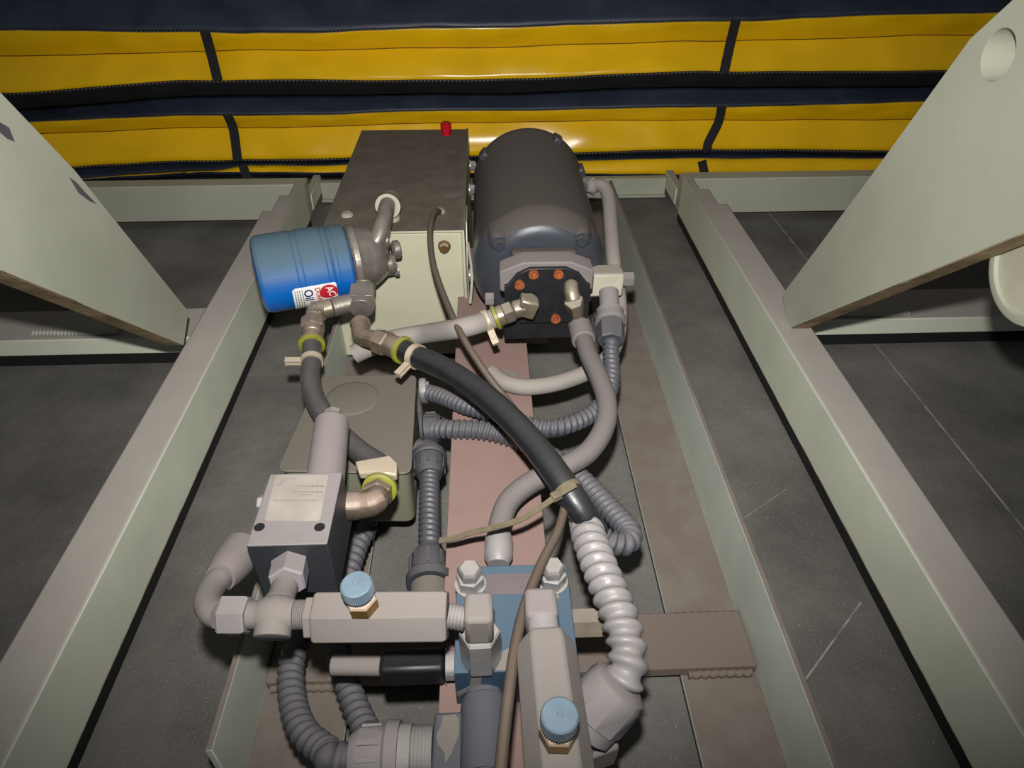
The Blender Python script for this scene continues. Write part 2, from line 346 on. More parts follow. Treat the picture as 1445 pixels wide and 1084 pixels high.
# ================================================================== INNER SUPPORT FRAME
sf = thing('pump_support_frame', 'dusty grey green angle iron frame lying between the rails under the pump unit', 'metal frame', (.02, .6, 0))
yl = A(271, 1060, .108).y
for X, d, y0 in ((.274, -1, -.05), (-.242, 1, yl)):
    a, b = sorted((X, X - .006 * d)); link('angle_leg', MB().bx(a, b, y0, 1.5, .006, .108), 'angle', sf, bevel=.001)
    a, b = sorted((X, X + .080 * d + (.008 if d > 0 else 0))); link('angle_foot', MB().bx(a, b, y0, 1.5, .006, .012), 'angle', sf, bevel=.001)
for X, Y_ in ((.1945, .2735), (-.2415, -.1545)): link('gap_shade', MB().bx(X, Y_, (-.05 if X > 0 else yl + .001), 1.5, .0002, .0058), 'hole', sf)  # added black strips that paint the shade under the angle feet
mb = MB().bx(-.24, .272, .381, .448, .0125, .028); link('cross_bar', mb, 'brownsteel', sf, bevel=.002)
for (x0, x1, y) in ((.20, .268, .380), (-.236, -.17, .380), (.20, .268, .449)): link('weld_bead', MB().tube([(x0, y, .0165), ((x0 + x1) / 2, y, .0172), (x1, y, .0165)], .0045, 8, rib=.0008, pitch=.009), 'brownsteel', sf, ang=60)
link('cross_bar', MB().bx(-.2355, .10, 1.0, 1.06, .0125, .028), 'brownsteel', sf, bevel=.002)

BL, BR = -.0505, .0515
pb = thing('mounting_channel', 'maroon steel channel dusted pink running lengthwise beneath the hoses', 'steel channel', (0, .6, .028))
link('web', MB().bx(BL, BR, .05, 1.12, .134, .14), 'maroon', pb, bevel=.001)
link('side', MB().bx(BL, BL + .006, .05, 1.12, .029, .1338), 'maroon', pb)
link('side', MB().bx(BR - .006, BR, .05, 1.12, .029, .1338), 'maroon', pb)
link('stain', MB().prism([A(690, 528, .1402), A(712, 521, .1402), A(730, 526, .1402), A(728, 536, .1402), A(705, 540, .1402)], (0, 0, .0003)), 'beige', pb)

# ================================================================== BELLOWS CURTAIN
cx = [-420, 0, 300, 345, 650, 1000, 1325, 1800]
rows = [  # y at each cx, plane Y
    ([-400, -380, -370, -370, -370, -370, -380, -400], 1.76), ([-30, -12, -12, -10, -12, -15, -20, -30], 1.76),
    ([40, 42, 44, 46, 38, 29, 18, 0], 1.70), ([80, 79, 73, 71, 67, 58, 50, 35], 1.725), ([150, 131, 114, 113, 113, 101, 100, 90], 1.685),
    ([180, 155, 137, 136, 133, 124, 122, 110], 1.745), ([180, 171, 162, 162, 155, 150, 142, 130], 1.70),
    ([196, 190, 180, 180, 173, 169, 168, 160], 1.72), ([255, 240, 226, 225, 220, 211, 213, 208], 1.69),
    ([257, 244, 229, 228, 224, 217, 218, 214], 1.73), ([267, 257, 240, 233, 229, 222, 222, 220], 1.705), ([268, 258, 243, 243, 244, 246, 245, 246], 1.69),
    ([275, 262, 250, 249, 250, 252, 250, 252], 1.72)]
cu = thing('bellows_curtain', 'yellow and black pleated vinyl bellows skirt hanging behind the pump unit', 'curtain', (0, 1.70, 0))
def rowpt(i, x):
    ys, Y = rows[i]; k = 0
    while k < len(cx) - 2 and x > cx[k + 1]: k += 1
    u = (x - cx[k]) / (cx[k + 1] - cx[k]); u = u * u * (3 - 2 * u); y = ys[k] * (1 - u) + ys[k + 1] * u
    wob = 1.6 * noise.noise(V((x * .012, i * 3.1, 0))) + .6 * noise.noise(V((x * .05, i * 5.7, 2)))
    return AY(x, y + wob, Y + .006 * noise.noise(V((x * .009, i * 1.7, 5))))
def fold(i0, i1, m, name, sub=6):
    mb = MB(); xs = [-420 + 12 * k for k in range(186)]; R = []
    for i in range(i0, i1):
        for q in range(sub + (1 if i == i1 - 1 else 0)):
            u = q / sub; row = []
            for x in xs:
                p = rowpt(i, x).lerp(rowpt(i + 1, x), u); s_ = math.sin(math.pi * u)
                p.y += s_ * (.007 * noise.noise(V((x * .02 + i * 9, u * 1.2, i))) - .003)
                row.append(p)
            R.append(row)
    n = len(xs); vs = [p for r in R for p in r]; fs = [(a * n + k, a * n + k + 1, (a + 1) * n + k + 1, (a + 1) * n + k) for a in range(len(R) - 1) for k in range(n - 1)]
    o = link(name, mb.add(vs, fs), m, cu, ang=30, solid=False); so = o.modifiers.new('thick', 'SOLIDIFY'); so.thickness = .0015; so.offset = 0
    return o
fold(0, 1, 'web', 'black_fold'); fold(1, 2, 'navy', 'black_fold'); fold(2, 4, 'yellow', 'yellow_fold'); fold(4, 5, 'web', 'black_fold'); fold(5, 6, 'navy', 'black_fold'); fold(6, 8, 'yellow', 'yellow_fold')
fold(8, 10, 'navy', 'black_fold', 3); fold(10, 11, 'yellow', 'yellow_fold', 3); fold(11, 12, 'navy', 'black_fold', 3)
for i in (2, 4, 6, 8, 10):                                                # stitched piping along the fold edges
    pts = [rowpt(i, x) + V((0, -.0025, 0)) for x in range(-400, 1800, 24)]
    link('seam_piping', MB().tube(pts, .0018, 6), 'web', cu)
    link('stitching', MB().tube([p + V((0, -.0005, -.0006)) for p in pts], .0012, 5, rib=.0009, pitch=.009, helix=False), 'stitch', cu)
for i in (3, 7):
    link('crease', MB().tube([rowpt(i, x) + V((0, -.0012, 0)) for x in range(-400, 1800, 24)], .0011, 5), mat('crease brown', (120, 78, 14), .7, bump=0) if i == 3 else bpy.data.materials['crease brown'], cu)
for seg in (((290, 44, 1.693), (300, 80, 1.70), (308, 113, 1.677)), ((322, 162, 1.692), (330, 182, 1.70), (336, 226, 1.682)), ((343, 232, 1.695), (350, 252, 1.686)),
            ((1038, 27, 1.692), (1030, 60, 1.70), (1021, 102, 1.677)), ((1018, 150, 1.692), (1013, 172, 1.698), (998, 203, 1.683), (999, 213, 1.682)), ((990, 226, 1.695), (994, 247, 1.684))):
    link('strap', MB().ribbon([AY(*s_) + V((0, -.004, 0)) for s_ in seg], .022, .0015, (1, 0, 0)), 'web', cu)

# ================================================================== POWER UNIT: tank
TZ = .255
NR, NL, FR = A(657, 325, TZ), A(453, 325, TZ), A(656, 182, TZ)
x0, x1, y0, y1 = NL.x, NR.x, NR.y, FR.y
tk = thing('oil_tank', 'cream rectangular oil reservoir with a thick brown dust on top, next to the motor', 'tank', ((x0 + x1) / 2, (y0 + y1) / 2, .0285))
link('shell', MB().bx(x0 + .003, x1 - .006, y0 + .003, y1 - .003, .0285, TZ - .004), 'tank', tk, bevel=.004)
link('lid', MB().bx(x0, x1 - .004, y0, y1, TZ - .0039, TZ), 'tank', tk, bevel=.001)
link('side_panel', MB().bx(x1 - .0058, x1 - .002, y0 - .002, y1 + .002, .03, TZ + .001), 'tank', tk, bevel=.001)
p = A(630, 190, TZ); mb = MB().turn(p, (0, 0, 1), [(0, .009), (.006, .009), (.008, .007)], 20); mb.turn(p + V((0, 0, .008)), (0, 0, 1), [(0, .011), (.013, .011), (.016, .008)], 10)
link('breather_cap', mb, 'redcap', tk, label='small red plastic cap')
p = AY(627, 347, y0 - .001); mb = MB().turn(p, (0, -1, 0), [(0, .0095), (.002, .0095)], 24); hexn(mb, p + V((0, -.002, 0)), p + V((0, -.011, 0)), .0075)
link('drain_plug', mb, 'brass', tk)
for px, py in ((490, 304), (620, 299)):
    p = A(px, py, TZ); mb = MB().turn(p, (0, 0, 1), [(0, .0095), (.002, .0095), (.005, .006)], 20); link('grommet', mb, 'cream', tk, label='cream ring round a cable entry')
link('lid_stain', MB().turn(A(638, 272, TZ), (0, 0, 1), [(0, .018), (.0003, .017)], 24), 'jb', tk)
pr = A(547, 289, .288)
mb = MB().turn(pr + V((0, .03, -.006)), (0, -1, .12), [(0, .015), (.022, .016), (.026, .0185), (.031, .0185), (.031, .012)], 28); mb.turn((pr.x, pr.y + .022, TZ), (0, 0, 1), [(0, .013), (.03, .013)], 20)
link('filler_neck', mb, 'cream', tk, label='round cream pipe socket')

# filter head, oil filter
fl, fR = A(362, 389, .235), A(493, 367, .235); ax = (fR - fl).normalized(); ln = (fR - fl).length; rf = .0540
hd = thing('filter_head', 'grey cast metal filter head between the blue filter and the tank', 'filter head', fR)
mb = MB().turn(fR + ax * .0008, ax, [(0, .046), (.003, .049), (.010, .049), (.014, .046), (.03, .042), (.042, .035), (.052, .028), (.056, .018)], 40)
link('casting', mb, 'cast', hd)
h1 = fR + ax * .03
mb = MB(); up = V((0, -.25, 1)).normalized()
mb.cyl(h1 + up * .025 - ax * .012, h1 + up * .025 + ax * .03, .013, 24, .002); link('bypass_boss', mb, 'cast', hd)
mb = MB().turn(h1 + up * .012 + ax * .034 + V((0, -.012, 0)), ax, [(0, .008), (.004, .013), (.011, .013), (.013, .010)], 22); mb.turn(h1 - up * .006 + ax * .026 + V((0, -.022, 0)), ax, [(0, .012), (.006, .014), (.012, .012)], 22)
link('port_boss', mb, 'cast', hd)
mb = MB().turn(h1 - up * .028 + ax * .022 + V((0, -.01, 0)), ax, [(0, .006), (.01, .006), (.012, .009), (.017, .009)], 18); link('side_screw', mb, 'zinc', hd)
mb = MB().tube([pr + V((0, .004, 0)), pr + V((-.001, -.02, -.002)), A(540, 318, .278), A(532, 340, .262), h1 + up * .02], .0118, 20, taper=lambda u: 1 + .35 * max(0, u - .45)); link('inlet_pipe', mb, 'cast', hd)
t = thing('oil_filter', 'blue spin-on oil filter can with a white and red sticker', 'oil filter', fl)
link('can', MB().turn(fl, ax, [(0, .040), (.001, .045), (.003, .050), (.007, .053), (.012, rf), (.052, rf), (.054, rf - .0016), (.060, rf - .0016), (.062, rf), (.092, rf - .0004), (.094, rf - .002), (.098, rf - .002), (.1, rf - .0005),
                              (.103, rf - .003), (.107, rf - .003), (.109, rf - .0015), (ln - .004, rf - .003), (ln - .001, rf - .006), (ln, rf - .008)], 64), 'blue', t, ang=25)
# sticker: u along the axis (towards the head), s round the can measured down from the side that faces the camera
e1 = (V((0, -1, 0)) - ax * ax.dot(V((0, -1, 0)))).normalized(); e2 = ax.cross(e1); e2 = e2 if e2.z < 0 else -e2
def stk(u, s, h=.0):
    a = s / rf - .05; return fl + ax * u + (e1 * math.cos(a) + e2 * math.sin(a)) * (rf + .0008 + h)
def patch(poly, m, name, h, par, nx=14):
    tri = tessellate_polygon([[V((a, b, 0)) for a, b in poly]]); bm = bmesh.new(); vv = [bm.verts.new((a, b, 0)) for a, b in poly]
    for q in tri: bm.faces.new([vv[k] for k in q])
    bmesh.ops.subdivide_edges(bm, edges=bm.edges, cuts=7, use_grid_fill=True); bmesh.ops.triangulate(bm, faces=bm.faces)
    mb = MB(); bm.verts.index_update(); mb.add([stk(v.co.x, v.co.y, h) for v in bm.verts], [tuple(v.index for v in f.verts) for f in bm.faces]); bm.free()
    return link(name, mb, m, par, solid=False)
S0 = .003
st_ = patch([(.045, S0), (.041, S0 + .003), (.041, S0 + .048), (.044, S0 + .05), (.098, S0 + .05), (.100, S0 + .047), (.100, S0 + .002), (.098, S0)], 'white', 'sticker', .0002, t)
C0 = (.0885, S0 + .0145); patch([(C0[0] + .0125 * math.cos(k * math.pi / 12), C0[1] + .0125 * math.sin(k * math.pi / 12)) for k in range(24)], 'red', 'red_disc', .0005, t)
def put(u0, s0, rot=0., h=.0009):
    c_, s_ = math.cos(rot), math.sin(rot)
    return lambda x, y: stk(u0 + (y * c_ + x * s_), s0 + (x * c_ - y * s_), h)
text('AC', .013, put(C0[0] - .0035, C0[1] - .0085, .25), 'white', 'lettering', t)
text('DURA', .0095, put(.0705, S0 + .004, .1), 'red', 'lettering', t); text('Oil', .0165, put(.056, S0 + .004), 'ink', 'lettering', t)
mb = MB()
for k in range(4):
    s = S0 + .004
    while s < S0 + .042:
        l_ = random.uniform(.0012, .0036); u = .0435 + k * .0032; mb.add([stk(u, s, .0007), stk(u + .0013, s, .0007), stk(u + .0013, s + l_, .0007), stk(u, s + l_, .0007)], [(0, 1, 2, 3)]); s += l_ + .0009
link('fine_print', mb, 'grayink', t, solid=False)

# ---------------------------------------------------------------- hose ends
def clampband(p, d, r, ear, parent, name='hose_clamp'):
    d = V(d).normalized(); ear = V(ear); ear = (ear - d * ear.dot(d)).normalized(); mb = MB()
    mb.turn(V(p) - d * .004, d, [(0, r), (0, r + .0016), (.008, r + .0016), (.008, r)], 28)
    q = V(p) + ear * (r + .0005); b = d.cross(ear)
    rot = Matrix((ear, b, d)).transposed()
    mb.box(q + ear * .009 + b * .0022, (.020, .0016, .0085), rot); mb.box(q + ear * .009 - b * .0028, (.020, .0014, .0085), rot); mb.box(q + ear * .0185, (.0016, .0075, .0085), rot)
    mb.turn(q + ear * .010 + b * .003, b, [(0, .0032), (.002, .003)], 12)
    return link(name, mb, 'clamp', parent)
def band(p, d, r, parent, l=.006):
    d = V(d).normalized(); return link('locking_ring', MB().turn(V(p) - d * l / 2, d, [(0, r), (.001, r + .0018), (l - .001, r + .0018), (l, r)], 28), 'ygreen', parent, label='yellow green plastic ring')

# tee under the filter head, with both black hoses
c0, c1 = A(514, 394, .214), A(507, 470, .198); d = (c1 - c0).normalized()
t = thing('tee_fitting', 'grey plated tee fitting under the filter head, feeding both black hoses', 'pipe fitting', c1)
mb = MB().turn(c0, d, [(0, .0155), (.006, .017), (.008, .015), (.0081, .0125), (.012, .0125)], 28); link('collar', mb, 'plated', t)
mb = MB().turn(c0 + d * .012, d, [(0, .0125), (.006, .0165), (.012, .0165)], 24); ca = c0 + d * .047
mb.box(ca - d * .004, (.031, .031, .028), V((0, 0, 1)).rotation_difference(d).to_matrix()); mb.turn(ca, d, [(-.034, .0145), (-.01, .0155), (.012, .0165), (.02, .016), (.021, .0125)], 24)
le = A(452, 438, .206); dl = (le - ca).normalized(); mb.cyl(ca, ca + dl * .042, .0130, 24, .001); link('body', mb, 'cast', t, bevel=.003)
h1t = thing('worn_hose', 'worn black hose curving down over the junction box from the filter tee', 'hose', A(440, 500, .195))
mb = MB().cyl(ca + dl * .0425, le + dl * .004, .0125, 24, .001); mb.tube([le + dl * -.004, le + dl * .004, A(444, 441, .204), A(443, 452, .2)], .0115, 16); mb.box(le + dl * .003, (.020, .020, .019)); link('elbow', mb, 'plated', h1t, bevel=.003)
a, b = A(442, 452, .199), A(440, 486, .193); d = (b - a).normalized(); ll = (b - a).length
mb = MB(); hexn(mb, a, a + d * ll * .42, .0165); mb.turn(a + d * ll * .43, d, [(0, .0145), (ll * .2, .0145), (ll * .22, .0135), (ll * .6, .0135)], 28); link('nut', mb, 'bronze', h1t)
band(b, d, .0155, h1t); p = A(440, 510, .190); 
hp = [A(440, 488, .193), A(440, 510, .190), A(438, 535, .186), A(444, 562, .182), A(460, 590, .179), A(482, 615, .178), A(508, 638, .18), A(533, 655, .186), A(545, 668, .192)]
link('hose_tube', MB().tube(hp, .0125, 22), 'hosebraid', h1t); clampband(p, d, .0128, (-1, .1, .15), h1t)
a, b = A(545, 668, .194), A(535, 692, .203); d = (b - a).normalized()
link('end_clamp', MB().prism([a + V((-.031, .004, .006)), a + V((-.024, -.014, .006)), a + V((-.004, -.016, .008)), a + V((.014, -.018, .006)), a + V((.013, .0, .006)), a + V((.004, .012, .006))], (0, 0, .009)), 'clamp', h1t, bevel=.002, label='wide yellow zinc clamp')
band(b - d * .003, d, .0155, h1t, .007)
e = A(521, 712, .215); mb = MB(); hexn(mb, b + d * .001, b + d * .012, .0155); mb.tube([b + d * .009, e + V((.006, .004, 0)), e + V((-.002, 0, 0)), A(498, 714, .219)], .012, 18)
mb.turn(A(509, 713, .218), A(484, 714, .22) - A(509, 713, .218), [(0, .0125), (.004, .0135), (.016, .0135)], 24); link('valve_elbow', mb, 'bronze', h1t)
# big black hose
h2 = thing('black_hose', 'thick glossy black hose sweeping from the filter tee across to the right', 'hose', A(600, 510, .21))
z2 = .222
mb = MB().turn(A(508, 457, .207), A(512, 470, .206) - A(508, 457, .207), [(0, .0135), (.008, .0125)], 24); a = A(534, 481, .214); mb.tube([A(508, 460, .206), A(509, 470, .206), A(515, 476, .208), a], .0118, 16)
b = A(568, 494, .217); d = (b - a).normalized(); ll = (b - a).length; link('elbow', mb, 'bronze', h2)
mb = MB(); hexn(mb, a - d * .002, a + d * ll * .45, .0165); mb.turn(a + d * ll * .46, d, [(0, .014), (ll * .3, .0145), (ll * .6, .0135)], 28); link('nut', mb, 'bronze', h2)
band(b, d, .0158, h2); clampband(A(587, 503, .219), A(620, 517, z2) - A(568, 494, .217), .014, (-.35, -1, -.25), h2)
hp = [b + d * .002, A(587, 503, .219), A(620, 517, z2), A(660, 541, z2 + .002), A(700, 572, z2 + .004), A(740, 612, z2 + .004), A(775, 655, z2 + .002), A(806, 700, z2 - .006), A(833, 742, z2 - .028), A(846, 768, z2 - .058), A(850, 790, z2 - .09)]
link('hose_tube', MB().tube(hp, .0138, 26), 'hose', h2)

# ================================================================== MOTOR AND PUMP
mc = A(760, 372, .232); mx, mz, R_ = mc.x, .232, .0935; my = .872
yb = A(745, 180, mz + R_).y
mo = thing('electric_motor', 'charcoal cylindrical electric motor with brown dust on top', 'motor', (mx, (my + yb) / 2, .14))
link('shell', MB().turn((mx, my + .004, mz), (0, 1, 0), [(0, R_ - .002), (.002, R_), (yb - my - .04, R_), (yb - my - .03, R_ + .003), (yb - my - .012, R_ + .002), (yb - my, R_ - .012), (yb - my + .01, R_ - .03)], 96), 'motor', mo)
link('end_bell', MB().turn((mx, my + .0035, mz), (0, -1, 0), [(0, R_ + .001), (.004, R_ + .0005), (.014, R_ - .004), (.024, R_ - .011), (.029, R_ - .016), (.0325, R_ - .023), (.034, R_ - .030), (.035, R_ - .05), (.036, .03)], 96), 'motor', mo, ang=60)
for k in range(4):
    a = math.radians(45 + 90 * k + 2); dx, dz = math.cos(a), math.sin(a); q = V((mx + dx * (R_ - .016), my - .006, mz + dz * (R_ - .016)))
    lug = link('lug', MB().turn(q, (0, -1, 0), [(-.016, .0175), (.010, .0155), (.019, .0125), (.021, .010)], 24, up=(dx, 0, dz)), 'motor', mo)
    hb = MB(); hexn(hb, q + V((0, -.0212, 0)), q + V((0, -.028, 0)), .0085); link('bolt', hb, 'motor', lug)
for (px, py) in ((812, 186), (684, 205), (829, 235)):
    q = V((mx, 0, mz)); a = {812: 60, 684: 142, 829: 18}[px]; a = math.radians(a); q = V((mx + math.cos(a) * R_, yb - .03, mz + math.sin(a) * R_))
    link('rear_lug', MB().box(q, (.016, .03, .016), Matrix.Rotation(-a, 3, 'Y')), 'motor', mo, bevel=.003)
link('foot', MB().bx(mx - .065, BR - .001 + .03, my + .03, my + .14, .1405, .16), 'motor', mo, bevel=.003)
link('adapter_plate', MB().bx(mx - .043, mx + .047, my - .053, my - .0325, mz - .05, mz + .052), 'motor', mo, bevel=.006)
br = thing('mounting_bracket', 'thin bent steel bracket bolted between the tank and the motor', 'bracket', (x1 + .006, 1.05, .16))
link('strip', MB().prism([(x1 - .001, .93, .05), (x1 - .001, 1.02, .05), (x1 - .001, 1.04, .255), (x1 - .001, .98, .255), (x1 - .001, .945, .2)], (.003, 0, 0)), 'zinc', br, bevel=.001)
link('edge_bend', MB().tube([(x1 + .003, .94, .24), (x1 + .006, .92, .225), (x1 + .008, .905, .2), (x1 + .004, .90, .16)], .002, 8), 'cream', br)
for px, py in ((664, 234), (664, 268), (668, 388)):
    q = V((x1 + .002, A(px, py, .235 if py < 300 else .17).y, .235 if py < 300 else .17)); bolt(q, (1, 0, 0), .009, .010, 'zinc', br); link('stud', MB().turn(q + V((.009, 0, 0)), (1, 0, 0), [(0, .0045), (.012, .0045)], 16), 'zinc', br)

pc = V((mx - .003, my - .056, .222))
pu = thing('gear_pump', 'dusty gear pump with a black octagonal end cover and copper screws', 'pump', pc)
def octo(cx_, y, cz, w_, h_, ch): return [(cx_ + a * w_ / 2, y, cz + b * h_ / 2) for a, b in ((-1 + ch, 1), (1 - ch, 1), (1, 1 - ch * 1.1), (1, -1 + ch * .5), (1 - ch * .5, -1), (-1 + ch * .5, -1), (-1, -1 + ch * .5), (-1, 1 - ch * 1.1))]
py0 = my - .0535
link('flange', MB().prism(octo(pc.x, py0, .232, .088, .085, .35), (0, -.022, 0)), 'greydust', pu, bevel=.002)
fy = py0 - .0446
lowb = MB().bx(pc.x - .052, pc.x + .058, yf + .0062, fy + .020, .172, czm - .0005) if 0 else MB().bx(pc.x - .050, pc.x + .055, fy - .0075, fy + .020, .184, .2225); link('lower_block', lowb, 'black', pu, bevel=.002)
yf = fy - .014
ct_, cb_ = AY(768, 379, yf).z, AY(768, 456, yf).z; cxl, cxr = AY(712, 420, yf).x, AY(832, 420, yf).x; cxm = (cxl + cxr) / 2; czm = (ct_ + cb_) / 2
link('pump_body', MB().prism(octo(cxm - .001, py0 - .0222, (AY(768, 374, yf).z + czm) / 2, .118, AY(768, 374, yf).z - czm, .5), (0, -.0301, 0)), 'greydust', pu, bevel=.002)
link('end_cover', MB().prism([(cxm + a * (cxr - cxl) / 2, yf + .006, czm + b * (ct_ - cb_) / 2) for a, b in ((-.42, 1), (.42, 1), (.72, .8), (.93, .42), (1, .4), (1, -1), (-.6, -1), (-1, -.55), (-1, .4), (-.93, .42), (-.72, .8))], (0, -.006, 0)), 'black', pu, bevel=.001)
for px, py in ((753, 386), (788, 386), (733, 401), (806, 402), (784, 449), (728, 440)): socket(AY(px, py, yf), (0, -1, 0), .0063, .004, 'copper', pu)
link('side_plug', (lambda m_: hexn(m_, (pc.x - .0625, fy + .012, .236), (pc.x - .074, fy + .012, .236), .009))(MB()), 'greydust', pu)
bolt(V((pc.x - .035, py0 - .0005, .268)), (0, -1, 0), .007, .007, 'zinc', pu); bolt(V((pc.x + .033, py0 - .0005, .268)), (0, -1, 0), .007, .007, 'greydust', pu)
link('scribe_mark', MB().box((pc.x, py0 - .033, .2792), (.036, .0006, .0006)), 'zinc', pu)

# suction hose (grey) left of the pump
h3 = thing('suction_hose', 'dusty pale grey hose running from the pump cover left beneath the tank', 'hose', A(650, 463, .2))
e0 = AY(748, 424, yf - .0005); e = AY(744, 432, yf - .016)
mb = MB().cyl(e0, e + V((0, -.004, 0)), .0115, 20); a = AY(724, 438, yf - .018); mb.box(e, (.024, .022, .024), Matrix.Rotation(.35, 3, 'Y')); mb.cyl(e, a, .0115, 20)
link('elbow', mb, 'plated', h3, bevel=.003)
b = AY(700, 448, yf - .022); d = (b - a).normalized(); ll = (b - a).length; mb = MB(); hexn(mb, a, a + d * ll * .55, .0145); mb.turn(a + d * ll * .56, d, [(0, .013), (ll * .4, .013)], 24); link('nut', mb, 'plated', h3)
band(b, d, .0145, h3); p = AY(687, 453, yf - .024); clampband(p, d, .0132, (.12, -1, -.8), h3)
hp = [b, p, AY(650, 463, .72), A(600, 471, .2), A(560, 478, .19), A(522, 490, .178), A(500, 500, .17)]
link('hose_tube', MB().tube(hp, .0128, 22), 'sleeve', h3)
# pressure hose (grey) right of the pump
h4 = thing('pressure_hose', 'dusty grey hose looping from the pump down to the blue manifold', 'hose', A(850, 560, .19))
e0 = AY(806, 404, yf - .0042); a = AY(809, 424, yf - .022); b = A(815, 448, .208); cc = A(824, 482, .203)
mb = MB().tube([e0, AY(806, 410, yf - .014), a], .0095, 18); hexn(mb, a, a.lerp(b, .5), .0125); mb.cyl(a.lerp(b, .5), b, .0105, 20, .001); link('nut', mb, 'plated', h4)
mb = MB().turn(b, cc - b, [(0, .0115), (.004, .0145), ((cc - b).length - .002, .0155), ((cc - b).length, .014)], 28); link('ferrule', mb, 'greydust', h4)
hp = [b.lerp(cc, .8), A(830, 500, .203), A(844, 530, .202), A(856, 566, .2), A(853, 602, .196), A(830, 638, .19), A(790, 662, .184), A(748, 682, .179), A(718, 708, .174), A(706, 740, .17), A(704, 762, .168)]
link('hose_tube', MB().tube(hp, .0117, 22), 'hosegrey', h4)
a, b = A(704, 756, .168), A(703, 797, .164); mb = MB().turn(a, b - a, [(0, .0125), (.004, .0138), ((b - a).length - .008, .0138), ((b - a).length, .010)], 28); link('end_sleeve', mb, 'conduitpale', h4, label='pale grey end sleeve')

# motor conduit, pale sleeving
q = V((mx + R_ - .004, yb - .09, mz + .01))
t = thing('motor_conduit', 'grey sleeved cable down the right side of the motor, then left under the hoses', 'conduit', A(864, 330, .2))
pts = [A(835, 264, .262), A(848, 262, .268), A(858, 276, .262), A(862, 320, .245), A(866, 370, .225), A(874, 430, .19), A(870, 480, .168), A(848, 514, .156), A(802, 536, .1525), A(752, 546, .1525), A(715, 541, .1525), A(694, 526, .1525)]
link('sleeve', MB().tube(pts, .0108, 20), 'sleeve', t)
mb = MB(); hexn(mb, A(831, 262, .26), A(839, 263, .265), .014); link('gland', mb, 'zinc', t)

# banjo block on the pump's right side, with spiral conduit to the junction box
zb = .23; c = A(855, 396, zb)
t = thing('grey_spiral_conduit', 'grey corrugated conduit from the cream block on the pump to the junction box', 'conduit', c)
link('banjo_block', MB().box(c - V((.002, 0, 0)), (.049, .03, .036)), 'cream', t, bevel=.004, label='cream plated block')
mb = MB(); hexn(mb, c + V((.0228, 0, .002)), c + V((.038, 0, .002)), .0105); link('banjo_bolt', mb, 'beige', t); link('spacer', MB().turn(c - V((.023, 0, 0)), (-1, 0, 0), [(0, .012), (.012, .012)], 20), 'beige', t)
a, b = A(859, 412, .222), A(861, 447, .205); d = (b - a).normalized(); ll = (b - a).length
mb = MB().turn(a, d, [(0, .0135), (ll * .75, .0135), (ll * .76, .0185), (ll, .0185), (ll * 1.08, .0205), (ll * 1.25, .0205), (ll * 1.26, .015)], 32); link('adapter', mb, 'glandpale', t)
b2 = A(862, 482, .19); b1 = a + d * ll * 1.27; mb = MB(); hexn(mb, b1, b2, .0185, 8); link('gland_nut', mb, 'conduit', t)
pts = [b1.lerp(b2, .8), A(862, 500, .182), A(863, 530, .172), A(858, 556, .165), A(842, 578, .163), A(812, 596, .166), A(775, 604, .168), A(735, 598, .168), A(695, 584, .167), A(655, 572, .160), A(625, 560, .150), A(604, 554, .142)]
link('spiral', MB().tube(pts, .0098, 18, rib=.0014, pitch=.0078), 'conduit', t, ang=80)
ja = A(594, 552, .138); jd = V((1, .03, .1)); link('locknut', MB().turn(ja, jd, [(0, .0165), (.003, .0175), (.008, .0175), (.009, .0165), (.0091, .012), (.012, .012)], 24), 'zinc', t)

# junction box
jz = .15; J = [A(450, 531, jz), A(588, 528, jz), A(580, 668, jz), A(390, 664, jz)]
jc = sum(J, V()) / 4
def rounded(P, r, n=5):
    out = []
    for i, p in enumerate(P):
        a, b = (P[i - 1] - p).normalized(), (P[(i + 1) % len(P)] - p).normalized()
        s, e_ = p + a * r, p + b * r
        for k in range(n + 1):
            u = k / n; out.append(s * (1 - u) ** 2 + p * 2 * u * (1 - u) + e_ * u * u)
    return out
t = thing('junction_box', 'olive grey square electrical junction box with a round emboss on its lid', 'junction box', V((jc.x, jc.y, .029)))
link('lid', MB().prism([p - V((0, 0, .003)) for p in rounded(J, .012)], (0, 0, .003)), 'jb', t, bevel=.001)
Ji = [p.lerp(jc, .04) - V((0, 0, .0032)) for p in J]; link('box_body', MB().prism(rounded(Ji, .014), (0, 0, -.085)), 'jb', t, bevel=.003)
p = A(497, 562, jz); link('emboss', MB().turn(p, (0, 0, 1), [(-.0005, .034), (.0004, .0335), (.0014, .030), (.0017, .0)], 48), 'jb', t, ang=60)
q = A(568, 700, .085); link('mounting_tab', MB().prism(rounded([V((q.x - .016, q.y + .06, .066)), V((q.x + .014, q.y + .06, .066)), V((q.x + .014, q.y - .012, .066)), V((q.x - .016, q.y - .012, .066))], .01), (0, 0, .02)), 'glandpale', t, bevel=.003)
mb = MB().bx(jc.x - .03, jc.x + .03, jc.y - .02, jc.y + .02, .0285, .0625); link('foot', mb, 'jb', t)
mb = MB().turn(A(461, 652, jz), (0, 0, 1), [(0, .003), (.0015, .0025)], 12); link('lid_screw', mb, 'zinc', t)

